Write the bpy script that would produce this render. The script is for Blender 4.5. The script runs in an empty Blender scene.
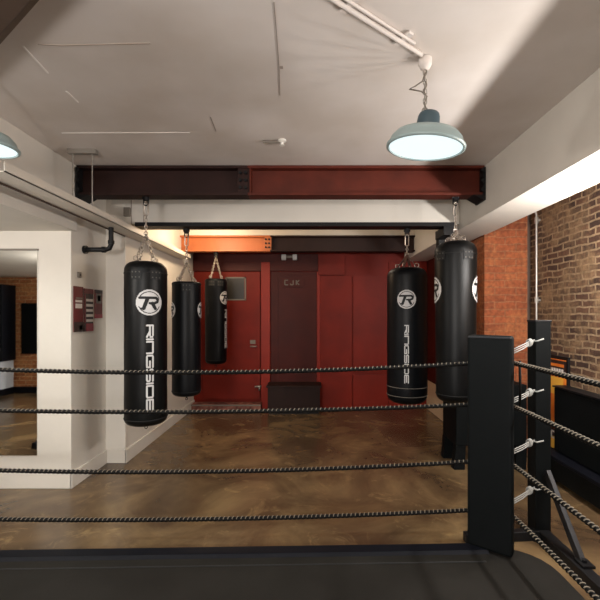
import bpy, math, random
from math import sin, cos, pi, radians, sqrt
from mathutils import Vector, Matrix
random.seed(7)
C = bpy.context.scene.collection
SC = bpy.context.scene
EYE = 1.44

# ------------------------------------------------------------------ helpers
class MB:
    def __init__(s): s.v = []; s.f = []; s.mi = []; s.cur = 0
    def add(s, vs, fs):
        b = len(s.v); s.v += [tuple(p) for p in vs]
        for f in fs: s.f.append(tuple(i + b for i in f)); s.mi.append(s.cur)
    def box(s, x0, x1, y0, y1, z0, z1):
        s.add([(x0,y0,z0),(x1,y0,z0),(x1,y1,z0),(x0,y1,z0),(x0,y0,z1),(x1,y0,z1),(x1,y1,z1),(x0,y1,z1)],
              [(0,3,2,1),(4,5,6,7),(0,1,5,4),(1,2,6,5),(2,3,7,6),(3,0,4,7)])
    def obox(s, c, ux, uy, uz, hx, hy, hz):
        c = Vector(c); ux = Vector(ux).normalized()*hx; uy = Vector(uy).normalized()*hy; uz = Vector(uz).normalized()*hz
        vs = [c+a*ux+b*uy+d*uz for d in (-1,1) for a,b in ((-1,-1),(1,-1),(1,1),(-1,1))]
        s.add(vs, [(0,3,2,1),(4,5,6,7),(0,1,5,4),(1,2,6,5),(2,3,7,6),(3,0,4,7)])
    def bar(s, p0, p1, w, h=None, up=(0,0,1)):
        p0 = Vector(p0); p1 = Vector(p1); d = p1-p0; L = d.length; h = h or w
        u = Vector(up)
        if abs(d.normalized().dot(u)) > .98: u = Vector((0,1,0))
        side = d.cross(u); u2 = side.cross(d)
        s.obox((p0+p1)/2, d, side, u2, L/2, w/2, h/2)
    def tube(s, pts, r, n=8, closed=False, caps=True):
        pts = [Vector(p) for p in pts]; m = len(pts); vs = []; up = None
        rr = r if isinstance(r, (list, tuple)) else [r]*m
        for i in range(m):
            if closed: t = pts[(i+1) % m]-pts[i-1]
            else: t = pts[min(i+1, m-1)]-pts[max(i-1, 0)]
            t.normalize()
            if up is None:
                up = Vector((0,0,1)) if abs(t.z) < .9 else Vector((1,0,0))
            a = up - t*up.dot(t); a.normalize(); b = t.cross(a); up = a
            for k in range(n):
                th = 2*pi*k/n
                vs.append(pts[i] + (a*cos(th)+b*sin(th))*rr[i])
        fs = []
        for i in range(m if closed else m-1):
            j = (i+1) % m
            for k in range(n):
                l = (k+1) % n
                fs.append((i*n+k, i*n+l, j*n+l, j*n+k))
        if not closed and caps:
            fs.append(tuple(range(n-1,-1,-1))); fs.append(tuple((m-1)*n+k for k in range(n)))
        s.add(vs, fs)
    def lathe(s, prof, c=(0,0,0), n=40, cap0=True, cap1=True):
        vs = []; fs = []; m = len(prof)
        for r, z in prof:
            for k in range(n):
                a = 2*pi*k/n; vs.append((c[0]+r*cos(a), c[1]+r*sin(a), c[2]+z))
        for i in range(m-1):
            for k in range(n):
                l = (k+1) % n; fs.append((i*n+k, i*n+l, (i+1)*n+l, (i+1)*n+k))
        if cap0: fs.append(tuple(range(n-1,-1,-1)))
        if cap1: fs.append(tuple((m-1)*n+k for k in range(n)))
        s.add(vs, fs)
    def prism(s, poly, z0, z1):
        n = len(poly)
        s.add([(x,y,z0) for x,y in poly]+[(x,y,z1) for x,y in poly],
              [tuple(range(n-1,-1,-1)), tuple(range(n,2*n))]+[(i,(i+1)%n,n+(i+1)%n,n+i) for i in range(n)])
    def link(s, c, d, side, L, w, r):
        c = Vector(c); d = Vector(d).normalized(); side = Vector(side).normalized()
        pts = []
        for k in range(12):
            a = 2*pi*k/12
            pts.append(c + d*(cos(a)*w/2 + (L-w)/2*(1 if cos(a) > 0 else -1)) + side*sin(a)*w/2)
        s.tube(pts, r, 5, closed=True)
    def chain(s, p0, p1, L=.034, w=.02, r=.0032):
        p0 = Vector(p0); p1 = Vector(p1); d = p1-p0; n = max(1, round(d.length/(L*.78)))
        a = d.cross(Vector((0,1,0)) if abs(d.normalized().y) < .9 else Vector((1,0,0))).normalized(); b = d.normalized().cross(a)
        for i in range(n):
            s.link(p0+d*((i+.5)/n), d, a if i % 2 else b, d.length/n*1.28, w, r)
    def build(s, name, mat, parent=None, smooth=False, bevel=0, loc=None, auto=None):
        me = bpy.data.meshes.new(name)
        o = bpy.data.objects.new(name, me); C.objects.link(o)
        off = Vector((0,0,0))
        if loc is not None: off = Vector(loc); o.location = off
        if parent is not None:
            off = Vector(parent.location) if loc is None else off
            p = parent
            if loc is None:
                o.parent = parent
                tot = Vector((0,0,0)); q = parent
                while q: tot += q.location; q = q.parent
                off = tot
        me.from_pydata([tuple(Vector(p)-off) for p in s.v], [], s.f)
        mats = mat if isinstance(mat, (list, tuple)) else [mat]
        for m in mats: me.materials.append(m)
        if len(mats) > 1: me.polygons.foreach_set('material_index', s.mi)
        me.update()
        import bmesh
        bm = bmesh.new(); bm.from_mesh(me); bmesh.ops.recalc_face_normals(bm, faces=bm.faces); bm.to_mesh(me); bm.free()
        if smooth:
            me.polygons.foreach_set('use_smooth', [True]*len(me.polygons))
            if auto:
                try: me.set_sharp_from_angle(angle=radians(auto))
                except Exception: pass
        if bevel:
            md = o.modifiers.new('bevel', 'BEVEL'); md.width = bevel; md.segments = 3; md.limit_method = 'ANGLE'
        return o

def split(mb, name, mat, parent, **k):
    """each connected piece of a mesh as an object of its own"""
    n = len(mb.v); p = list(range(n))
    def find(i):
        while p[i] != i: p[i] = p[p[i]]; i = p[i]
        return i
    for f in mb.f:
        a = find(f[0])
        for i in f[1:]: p[find(i)] = a
    g = {}
    for f in mb.f: g.setdefault(find(f[0]), []).append(f)
    out = []
    for fs in g.values():
        q = MB(); ids = {}
        for f in fs:
            for i in f:
                if i not in ids: ids[i] = len(q.v); q.v.append(mb.v[i])
            q.f.append(tuple(ids[i] for i in f)); q.mi.append(0)
        out.append(q.build(name, mat, parent, **k))
    return out
def tag(o, label=None, cat=None, group=None, kind=None):
    if label: o['label'] = label
    if cat: o['category'] = cat
    if group: o['group'] = group
    if kind: o['kind'] = kind
    return o
def thing(name, label, cat, loc, group=None):
    o = bpy.data.objects.new(name, None); C.objects.link(o); o.location = loc
    o.empty_display_size = .1
    return tag(o, label, cat, group)
def P(px, py, d): return Vector(((px-310)/400*d, d, EYE+(315-py)/400*d))
def srgb(r, g, b):
    f = lambda c: (c/255/12.92) if c/255 <= .04045 else ((c/255+.055)/1.055)**2.4
    return (f(r), f(g), f(b), 1)

# ---------------------------------------------------------------- materials
def mat(name, col, rough=.6, metal=0., spec=.5, var=0., vscale=6., bump=0., bscale=40., emit=None, es=0., col2=None, coat=0.):
    m = bpy.data.materials.new(name); m.use_nodes = True
    nt = m.node_tree; b = nt.nodes['Principled BSDF']
    b.inputs['Base Color'].default_value = col; b.inputs['Roughness'].default_value = rough
    b.inputs['Metallic'].default_value = metal; b.inputs['Specular IOR Level'].default_value = spec
    b.inputs['Coat Weight'].default_value = coat
    tc = nt.nodes.new('ShaderNodeTexCoord')
    n = nt.nodes.new('ShaderNodeTexNoise'); n.inputs['Scale'].default_value = vscale; n.inputs['Detail'].default_value = 5
    nt.links.new(tc.outputs['Object'], n.inputs['Vector'])
    r = nt.nodes.new('ShaderNodeMix'); r.data_type = 'RGBA'
    c2 = col2 or tuple(max(0, c*(1-var)) for c in col[:3])+(1,)
    r.inputs['A'].default_value = col; r.inputs['B'].default_value = c2
    mr = nt.nodes.new('ShaderNodeMapRange'); mr.inputs[1].default_value = .35; mr.inputs[2].default_value = .65
    nt.links.new(n.outputs['Fac'], mr.inputs[0]); nt.links.new(mr.outputs[0], r.inputs['Factor'])
    nt.links.new(r.outputs['Result'], b.inputs['Base Color'])
    if bump:
        n2 = nt.nodes.new('ShaderNodeTexNoise'); n2.inputs['Scale'].default_value = bscale; n2.inputs['Detail'].default_value = 4
        nt.links.new(tc.outputs['Object'], n2.inputs['Vector'])
        bp = nt.nodes.new('ShaderNodeBump'); bp.inputs['Strength'].default_value = bump; bp.inputs['Distance'].default_value = .01
        nt.links.new(n2.outputs['Fac'], bp.inputs['Height']); nt.links.new(bp.outputs[0], b.inputs['Normal'])
    if emit:
        b.inputs['Emission Color'].default_value = emit; b.inputs['Emission Strength'].default_value = es
    return m

def brick_mat(name, axes, c1, c2, mort, slurry, slurry_amt, rough=.85, msize=.011, bw=.225, rh=.075):
    m = bpy.data.materials.new(name); m.use_nodes = True
    nt = m.node_tree; N = nt.nodes; L = nt.links; b = N['Principled BSDF']; b.inputs['Roughness'].default_value = rough
    tc = N.new('ShaderNodeTexCoord'); sp = N.new('ShaderNodeSeparateXYZ'); L.new(tc.outputs['Object'], sp.inputs[0])
    cb = N.new('ShaderNodeCombineXYZ'); L.new(sp.outputs[axes[0]], cb.inputs[0]); L.new(sp.outputs[axes[1]], cb.inputs[1])
    wn = N.new('ShaderNodeTexNoise'); wn.inputs['Scale'].default_value = 7; L.new(tc.outputs['Object'], wn.inputs['Vector'])
    wv = N.new('ShaderNodeVectorMath'); wv.operation = 'SCALE'; wv.inputs['Scale'].default_value = .035
    ws = N.new('ShaderNodeVectorMath'); ws.operation = 'SUBTRACT'; ws.inputs[1].default_value = (.5,.5,.5)
    L.new(wn.outputs['Color'], ws.inputs[0]); L.new(ws.outputs[0], wv.inputs[0])
    ad = N.new('ShaderNodeVectorMath'); L.new(cb.outputs[0], ad.inputs[0]); L.new(wv.outputs[0], ad.inputs[1])
    bt = N.new('ShaderNodeTexBrick'); L.new(ad.outputs[0], bt.inputs['Vector'])
    bt.inputs['Scale'].default_value = 1; bt.inputs['Brick Width'].default_value = bw; bt.inputs['Row Height'].default_value = rh
    bt.inputs['Mortar Size'].default_value = msize; bt.inputs['Mortar Smooth'].default_value = .3
    bt.inputs['Color1'].default_value = c1; bt.inputs['Color2'].default_value = c2; bt.inputs['Mortar'].default_value = mort
    n = N.new('ShaderNodeTexNoise'); n.inputs['Scale'].default_value = 3.2; n.inputs['Detail'].default_value = 6; n.inputs['Roughness'].default_value = .65
    L.new(tc.outputs['Object'], n.inputs['Vector'])
    mr = N.new('ShaderNodeMapRange'); mr.inputs[1].default_value = .47; mr.inputs[2].default_value = .62; mr.inputs[4].default_value = slurry_amt
    L.new(n.outputs['Fac'], mr.inputs[0])
    mx = N.new('ShaderNodeMix'); mx.data_type = 'RGBA'; L.new(mr.outputs[0], mx.inputs['Factor'])
    L.new(bt.outputs['Color'], mx.inputs['A']); mx.inputs['B'].default_value = slurry
    n2 = N.new('ShaderNodeTexNoise'); n2.inputs['Scale'].default_value = 28; n2.inputs['Detail'].default_value = 4; L.new(tc.outputs['Object'], n2.inputs['Vector'])
    mr2 = N.new('ShaderNodeMapRange'); mr2.inputs[1].default_value = .3; mr2.inputs[2].default_value = .7; mr2.inputs[3].default_value = .7; mr2.inputs[4].default_value = 1.25
    L.new(n2.outputs['Fac'], mr2.inputs[0])
    mm = N.new('ShaderNodeVectorMath'); mm.operation = 'SCALE'; L.new(mx.outputs['Result'], mm.inputs[0]); L.new(mr2.outputs[0], mm.inputs['Scale'])
    L.new(mm.outputs[0], b.inputs['Base Color'])
    bp = N.new('ShaderNodeBump'); bp.inputs['Strength'].default_value = .8; bp.inputs['Distance'].default_value = .012
    sb = N.new('ShaderNodeMath'); sb.operation = 'SUBTRACT'; sb.inputs[0].default_value = 1; L.new(bt.outputs['Fac'], sb.inputs[1])
    a2 = N.new('ShaderNodeMath'); a2.operation = 'MULTIPLY_ADD'; a2.inputs[1].default_value = .5; L.new(n2.outputs['Fac'], a2.inputs[0]); L.new(sb.outputs[0], a2.inputs[2])
    L.new(a2.outputs[0], bp.inputs['Height']); L.new(bp.outputs[0], b.inputs['Normal'])
    return m

def floor_mat():
    m = bpy.data.materials.new('stained_concrete'); m.use_nodes = True
    nt = m.node_tree; N = nt.nodes; L = nt.links; b = N['Principled BSDF']
    tc = N.new('ShaderNodeTexCoord')
    n1 = N.new('ShaderNodeTexNoise'); n1.inputs['Scale'].default_value = 1.3; n1.inputs['Detail'].default_value = 7; n1.inputs['Roughness'].default_value = .6; n1.inputs['Distortion'].default_value = .8
    L.new(tc.outputs['Object'], n1.inputs['Vector'])
    r1 = N.new('ShaderNodeValToRGB'); e = r1.color_ramp.elements
    e[0].position = .32; e[0].color = srgb(74,58,42); e[1].position = .72; e[1].color = srgb(140,116,82)
    k = e.new(.5); k.color = srgb(102,82,58)
    L.new(n1.outputs['Fac'], r1.inputs[0])
    n2 = N.new('ShaderNodeTexNoise'); n2.inputs['Scale'].default_value = 3.2; n2.inputs['Detail'].default_value = 8; n2.inputs['Roughness'].default_value = .7; n2.inputs['Distortion'].default_value = 1.4
    L.new(tc.outputs['Object'], n2.inputs['Vector'])
    m2 = N.new('ShaderNodeMapRange'); m2.inputs[1].default_value = .56; m2.inputs[2].default_value = .72; m2.inputs[4].default_value = .4; L.new(n2.outputs['Fac'], m2.inputs[0])
    mx = N.new('ShaderNodeMix'); mx.data_type = 'RGBA'; L.new(m2.outputs[0], mx.inputs['Factor']); L.new(r1.outputs[0], mx.inputs['A']); mx.inputs['B'].default_value = srgb(184,154,106)
    n3 = N.new('ShaderNodeTexNoise'); n3.inputs['Scale'].default_value = 2.2; n3.inputs['Detail'].default_value = 5; L.new(tc.outputs['Object'], n3.inputs['Vector'])
    mp = N.new('ShaderNodeMapRange'); mp.inputs[1].default_value = .5; mp.inputs[2].default_value = .7; mp.inputs[4].default_value = .55; L.new(n3.outputs['Fac'], mp.inputs[0])
    mx2 = N.new('ShaderNodeMix'); mx2.data_type = 'RGBA'; L.new(mp.outputs[0], mx2.inputs['Factor']); L.new(mx.outputs['Result'], mx2.inputs['A']); mx2.inputs['B'].default_value = srgb(62,44,33)
    L.new(mx2.outputs['Result'], b.inputs['Base Color'])
    mr = N.new('ShaderNodeMapRange'); mr.inputs[3].default_value = .16; mr.inputs[4].default_value = .32; L.new(n2.outputs['Fac'], mr.inputs[0]); L.new(mr.outputs[0], b.inputs['Roughness'])
    bp = N.new('ShaderNodeBump'); bp.inputs['Strength'].default_value = .05; bp.inputs['Distance'].default_value = .01; L.new(n2.outputs['Fac'], bp.inputs['Height']); L.new(bp.outputs[0], b.inputs['Normal'])
    return m

M = {}
M['wall'] = mat('white_paint', srgb(216,210,200), .7, var=.06, vscale=2.5, bump=.15, bscale=12)
M['ceil'] = mat('ceiling_paint', srgb(224,216,210), .75, col2=srgb(210,200,191), vscale=1.8, bump=.18, bscale=6)
M['floor'] = floor_mat()
M['brick'] = brick_mat('brown_brick', (1,2), srgb(58,38,29), srgb(96,66,48), srgb(150,126,98), srgb(138,110,80), .9, msize=.0095, bw=.165, rh=.058)
M['pier'] = brick_mat('orange_brick', (0,2), srgb(152,80,44), srgb(128,66,36), srgb(146,92,60), srgb(172,106,62), .6, msize=.008)
M['brick2'] = brick_mat('rear_brick', (0,2), srgb(150,88,50), srgb(176,110,66), srgb(186,142,100), srgb(190,136,84), .6)
M['red'] = mat('red_paint', srgb(126,31,16), .5, spec=.2, var=.25, vscale=3, bump=.05)
M['red_dk'] = mat('dark_red_paint', srgb(74,22,15), .5, spec=.2, var=.25, vscale=3)
M['red_trim'] = mat('red_trim_paint', srgb(146,38,20), .45, spec=.25, var=.1)
M['oxide'] = mat('red_oxide_steel', srgb(92,36,23), .6, spec=.25, var=.3, vscale=5, bump=.08)
M['oxide_dk'] = mat('dark_maroon_steel', srgb(46,25,21), .65, spec=.25, var=.3, vscale=5, bump=.08)
M['oxide_lit'] = mat('warm_lit_red_steel', srgb(186,104,54), .5, var=.2, vscale=4)  # warm lamp light put into the red far beam's colour
M['black'] = mat('black_leather', srgb(11,12,13), .4, spec=.22, var=.15, vscale=8, bump=.06, bscale=90)
M['navy'] = mat('navy_vinyl', srgb(9,11,15), .42, spec=.2, var=.15, vscale=8, bump=.06, bscale=90)
M['pad'] = mat('matte_black_vinyl', srgb(12,15,16), .6, spec=.12, var=.12, vscale=8, bump=.06, bscale=60)
M['seam'] = mat('black_stitch', srgb(16,17,18), .7)
M['blackmetal'] = mat('black_steel', srgb(18,18,20), .5, spec=.25, var=.1)
M['greymetal'] = mat('dark_grey_steel', srgb(27,28,32), .5, .1)
M['rivet'] = mat('dull_rivet', srgb(84,82,78), .5, .5)
M['chrome'] = mat('zinc_steel', srgb(190,180,170), .32, 1.)
M['galv'] = mat('galvanised_pipe', srgb(170,165,158), .4, .7)
M['white'] = mat('white_vinyl_print', srgb(205,203,202), .6, var=.05)
M['rope'] = mat('black_rope', srgb(13,12,11), .6, spec=.15, var=.1, vscale=30)
M['stitch'] = mat('pale_thread', srgb(118,110,98), .7, spec=.2)
M['cord'] = mat('white_cord', srgb(150,150,146), .7, var=.08, vscale=30)
M['canvas'] = mat('ring_canvas', srgb(40,38,35), .9, spec=.1, col2=srgb(34,32,29), vscale=3, bump=.1, bscale=120)
M['edge'] = mat('blue_black_vinyl', srgb(12,14,21), .55, spec=.15)
M['tray'] = mat('cream_metal', srgb(214,206,193), .5, var=.05)
M['plastic'] = mat('white_plastic', srgb(228,224,216), .4)
M['greyp'] = mat('grey_plastic', srgb(120,112,102), .5)
M['step'] = mat('step_wood_and_beam_shade', srgb(44,28,25), .6, spec=.2, var=.2)  # also colours the far beam's right half, its shade painted in
M['brown'] = mat('dark_brown_wood', srgb(88,70,58), .6, var=.2, vscale=9)
M['brown_l'] = mat('light_brown_wood', srgb(124,104,88), .6, var=.2, vscale=9)
M['enamel'] = mat('grey_green_enamel', srgb(150,168,168), .4, var=.06)
M['enamel_dk'] = mat('slate_enamel', srgb(60,78,86), .4)
M['inner'] = mat('white_enamel', srgb(240,244,244), .4)
M['lamp'] = mat('lit_glass', srgb(90,96,96), .5, emit=(.80,.94,.95,1), es=1.12)
M['strap'] = mat('brown_strap', srgb(86,60,50), .6)
M['skirt'] = mat('beige_board', srgb(196,170,140), .6, var=.08)
M['dark'] = mat('dark_glass', srgb(40,36,30), .3)
M['grey'] = mat('grey_print', srgb(110,104,96), .6)
M['pr_red'] = mat('poster_red', srgb(98,26,28), .5, var=.1)
M['pr_pink'] = mat('poster_crimson', srgb(140,44,58), .5)
M['pr_dark'] = mat('poster_dark', srgb(46,32,30), .5)
M['pr_white'] = mat('poster_white', srgb(214,206,198), .5)
M['pr_or'] = mat('poster_orange', srgb(236,146,50), .5, col2=srgb(222,96,36), vscale=9)
M['pr_yel'] = mat('poster_amber', srgb(238,180,70), .5)
M['crackf'] = mat('faint_crack', srgb(176,162,150), .8)
M['crackd'] = mat('crack_grey', srgb(158,146,137), .8)
M['crackl'] = mat('scratch_white', srgb(236,230,224), .7)
M['mirror'] = mat('mirror_silver', (.86,.87,.86,1), .02, 1.)
M['frost'] = mat('pale_panel', srgb(206,214,222), .5)

def struct(name, mb, m, **k):
    o = mb.build(name, m, **k); o['kind'] = 'structure'; return o

# ---------------------------------------------------------------- the setting
ZC = EYE+1.25
b = MB(); b.box(-6.5, 2.6, -2.6, 6.5, -.1, 0); struct('floor', b, M['floor'])
b = MB(); b.box(-6.5, 2.6, -2.6, 6.5, ZC, ZC+.1); ceil = struct('ceiling', b, M['ceil'])
b = MB(); b.box(2.3, 2.6, -2.6, 6.5, 0, ZC); struct('wall_right', b, M['brick'])
b = MB(); b.box(-6.5, -1.99, 3.33, 3.92, 0, ZC); wl = struct('wall_left', b, M['wall'], bevel=.006)
b = MB(); b.box(-6.5, -1.80, 3.9, 6.2, 0, ZC); struct('wall_left_return', b, M['wall'], bevel=.006)
b = MB(); b.box(-6.5, -1.95, -2.6, 3.35, EYE+.70, ZC); struct('trim_1', b, M['wall'], bevel=.006)      # lowered left bay
b = MB(); b.box(1.46, 1.83, -2.6, 6.2, EYE+.834, ZC); struct('trim_2', b, M['wall'], bevel=.006)       # right downstand
b = MB(); b.box(-1.82, 1.46, 5.54, 5.66, EYE+1.105, ZC); struct('trim_7', b, M['wall'])    # white bulkhead over the far beam
b = MB(); b.box(-1.80, 1.46, 3.90, 4.15, EYE+.885, ZC); t3 = struct('trim_3', b, M['wall'], bevel=.005)
for x in (-1.74, -1.62):                                                            # board joints at its left end
    b = MB(); b.box(x-.004, x+.004, 3.896, 3.90, EYE+.885, ZC-.13); struct('panel_joint', b, M['crackd'], parent=t3)
b = MB(); b.box(-6.6, -6.5, -2.6, 6.5, 0, ZC); struct('wall_far_left', b, M['wall'])
b = MB(); b.box(-6.5, 2.6, -2.7, -2.6, 0, ZC); struct('wall_rear', b, M['wall'])
b = MB(); b.box(-6.5, -3.9, -.95, -.8, 0, EYE+.70); struct('wall_rear_bay', b, M['brick2'])
# brick pier and a dark strip coloured as the shaded gap beside it
b = MB(); b.box(1.81, 2.255, 4.15, 4.55, 0, ZC); struct('trim_4', b, M['pier'])
b = MB(); b.box(2.255, 2.31, 4.17, 4.5, 0, ZC); struct('trim_5', b, M['brown'])  # stands in for shade in the recess between pier and wall
# right wall behind the pier: red boards over a beige dado
b = MB(); b.box(1.81, 2.3, 4.5, 6.2, .44, ZC); struct('wall_back_right', b, M['red_dk'])
b = MB(); b.box(1.80, 1.83, 4.5, 6.2, 0, .44); struct('baseboard_right', b, M['skirt'])
# baseboards
b = MB(); b.box(-3.6, -1.975, 3.315, 3.33, 0, .13); b.box(-1.99, -1.972, 3.315, 3.9, 0, .13); struct('baseboard_left', b, M['wall'], bevel=.004)
b = MB(); b.box(-1.972, -1.785, 3.885, 3.9, 0, .13); b.box(-1.80, -1.783, 3.885, 6.19, 0, .13); struct('baseboard_left_return', b, M['wall'], bevel=.004)

# back wall, red boards and frames
YB = 6.2
def bx(px0, px1, py0, py1, d, th, m_=None, back=None):
    a = P(px0, py1, d); c = P(px1, py0, d)
    q = m_ or MB(); q.box(a.x, c.x, d, d+th, max(a.z, 0), c.z); return q
b = MB(); b.box(-6.5, 2.6, YB, YB+.2, 0, ZC); wb = struct('wall_back', b, M['red'])
struct('frame_post', bx(261, 270, 262, 409, YB-.06, .06), M['red_trim'], parent=wb, bevel=.004)
struct('frame_post', bx(317, 320, 272, 409, YB-.03, .03), M['red_trim'], parent=wb, bevel=.004)
struct('head_rail', bx(173, 318, 254, 271, YB-.05, .05), M['red_dk'], parent=wb, bevel=.004)
struct('panel', bx(318, 345, 242, 275, YB-.04, .04), M['red'], parent=wb, bevel=.004)
struct('panel', bx(320, 352, 276, 408, YB-.025, .025), M['red'], parent=wb, bevel=.004)
struct('panel', bx(353, 388, 276, 372, YB-.03, .03), M['red'], parent=wb, bevel=.004)
struct('panel', bx(353, 388, 375, 408, YB-.03, .03), M['red'], parent=wb, bevel=.004)
struct('panel', bx(389, 427, 262, 408, YB-.025, .025), M['red'], parent=wb, bevel=.004)
# left door with a dark vision panel, right door dark red
d1 = struct('door_1', bx(203, 260, 272, 399, YB-.045, .045), M['red'], bevel=.004)
struct('pane', bx(226.5, 244, 278, 299, YB-.055, .012), M['dark'], parent=d1)
q = MB()
for r in ((225,246,277,278.3),(225,246,299,300.3),(225,226.4,277,300),(244.6,246,277,300)): bx(*r, YB-.062, .018, q)
[tag(o, kind='structure') for o in split(q, 'pane_frame', M['greyp'], d1)]
q = MB(); bx(250, 255.5, 340, 344, YB-.056, .012, q); struct('lock_plate', q, M['greyp'], parent=d1, bevel=.003)
q = MB(); p = P(256, 346.5, YB-.075); q.tube([(p.x, YB-.045, p.z), (p.x, p.y, p.z), (p.x-.09, p.y, p.z)], .012, 8); struct('handle', q, M['galv'], parent=d1, smooth=True)
q = MB(); p = P(258, 387, YB-.07); q.tube([(p.x-.05, YB-.06, p.z), (p.x+.05, YB-.06, p.z+.01)], .016, 8); q.tube([(p.x+.02, YB-.06, p.z), (p.x+.02, YB-.06, p.z-.06)], .012, 8); struct('bolt', q, M['galv'], parent=d1, smooth=True)
d2 = struct('door_2', bx(271, 316.5, 272, 409, YB-.01, .02), M['red_dk'], bevel=.003)
for r in ((271,278,272,409),(310,316.5,272,409),(278,310,272,276),(278,310,330,337)):
    struct('door_rail', bx(*r, YB-.02, .015), M['red_dk'], parent=d2)

# ------------------------------------------------------- marks on the ceiling
def cmark(pts, w, m_, name):
    q = MB()
    P3 = []
    for px, py in pts:
        d = 1.25*400/(315-py); P3.append(Vector(((px-310)/400*d, d, ZC-.0015)))
    for a, c in zip(P3, P3[1:]): q.bar(a, c, w, .003)
    o = q.build(name, m_, parent=ceil); o['kind'] = 'structure'
cmark([(274,2),(277,40),(279,66),(280,95)], .003, M['crackd'], 'crack')
cmark([(210.5,117),(216,131)], .005, M['crackd'], 'crack')
cmark([(23,46),(36,60),(48,73)], .009, M['crackl'], 'scratch')
cmark([(66,91),(78,102)], .009, M['crackl'], 'scratch')
cmark([(62,133),(190,132.5)], .007, M['crackl'], 'joint')
cmark([(38,44),(60,45),(105,44),(150,43)], .004, M['crackf'], 'joint')
cmark([(280,67),(283,67)], .02, M['crackd'], 'spot')

# ------------------------------------------------------------- steel beams
def ibeam(mb, x0, x1, yc, z0, z1, w, tf=.022, tw=.014):
    mb.box(x0, x1, yc-w/2, yc+w/2, z0, z0+tf); mb.box(x0, x1, yc-w/2, yc+w/2, z1-tf, z1); mb.box(x0, x1, yc-tw/2, yc+tw/2, z0+tf, z1-tf)
def bolts(mb, pts, r=.014, h=.02):
    for x, y, z in pts: mb.tube([(x,y,z),(x,y-h,z)], r, 6)
def beam(label, x0, xs, x1, yc, z0, z1, w, mats, ends):
    t = thing('steel_beam', label, 'beam', (xs, yc, z0))
    q = MB(); ibeam(q, x0, xs, yc, z0, z1, w); tag(q.build('beam_section', mats[0], t, bevel=.003), mats[2])
    q = MB(); ibeam(q, xs, x1, yc, z0, z1, w); tag(q.build('beam_section', mats[1], t, bevel=.003), mats[3])
    H = z1-z0
    q = MB(); q.box(xs-.085, xs+.015, yc-w/2+.008, yc-.007, z0+.022, z1-.022); q.build('splice_plate', mats[0], t, bevel=.003)
    q = MB(); bolts(q, [(xs-.06+a, yc-w/2+.008, z0+c*H) for a in (0,.045) for c in (.25,.5,.75)]); split(q, 'bolt', M['blackmetal'], t)
    q = MB(); q.box(xs+.016, xs+.026, yc-w/2, yc-.007, z0+.022, z1-.022); q.build('stiffener', mats[1], t)
    for e in ends:
        x, s = e
        q = MB(); q.box(x-.02 if s > 0 else x, x if s > 0 else x+.02, yc-w/2-.015, yc+w/2+.015, z0-.045, z1-.02)
        q.add([(x-s*.02,yc-w/2-.01,z0-.045),(x-s*.02,yc-w/2-.01,z0),(x-s*.10,yc-w/2-.01,z0),(x-s*.02,yc+w/2,z0-.045),(x-s*.02,yc+w/2,z0),(x-s*.10,yc+w/2,z0)],
              [(0,1,2),(5,4,3),(0,3,4,1),(1,4,5,2),(2,5,3,0)])
        bk = q.build('end_bracket', M['blackmetal'], t)
        q = MB(); bolts(q, [(x-s*.03, yc-w/2-.015, z0+c*H) for c in (.15,.45,.8)], .018, .02); split(q, 'bolt', M['blackmetal'], bk)
    return t
ZB = EYE+1.0
beam('long steel beam under the ceiling, maroon left half, red right half, nearest the ring', -1.945, -.52, 1.455, 3.40, ZB, ZC-.003, .14,
     (M['oxide_dk'], M['oxide'], 'dark maroon half of the beam', 'red oxide half of the beam'), ((1.457,1),(-1.947,-1)))
z0 = P(0,252,5.6).z
beam('red steel beam with lit and shaded halves coloured in, before the red back wall', -1.815, -.55, 1.455, 5.60, z0, z0+.22, .13,
     (M['oxide_lit'], M['step'], 'half of the beam coloured as lit orange', 'half of the beam coloured as shaded'), ())  # one red beam, its lit and shaded halves put into the colours
# thin steel angle along the bottom of the white downstand
t = thing('steel_angle', 'thin black steel angle along the bottom edge of the white downstand', 'beam', (-.2, 4.0, EYE+.86))
q = MB(); q.box(-1.70, 1.40, 3.88, 4.045, EYE+.862, EYE+.884); q.build('angle_plate', M['blackmetal'], t)
q = MB(); q.box(-1.70, 1.40, 3.88, 3.895, EYE+.884, EYE+.90); q.build('angle_lip', M['blackmetal'], t)
q = MB(); q.box(1.30, 1.40, 3.885, 4.15, EYE+.78, EYE+.862); q.build('end_bracket', M['blackmetal'], t)
# post stub at the right end of that angle
q = MB(); q.box(1.335, 1.42, 4.15, 4.24, EYE+.55, EYE+.862)
tag(q.build('beam_hanger', M['blackmetal'], bevel=.004), 'short black steel post hanging beside the right downstand, behind the rightmost bag', 'bracket')

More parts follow.
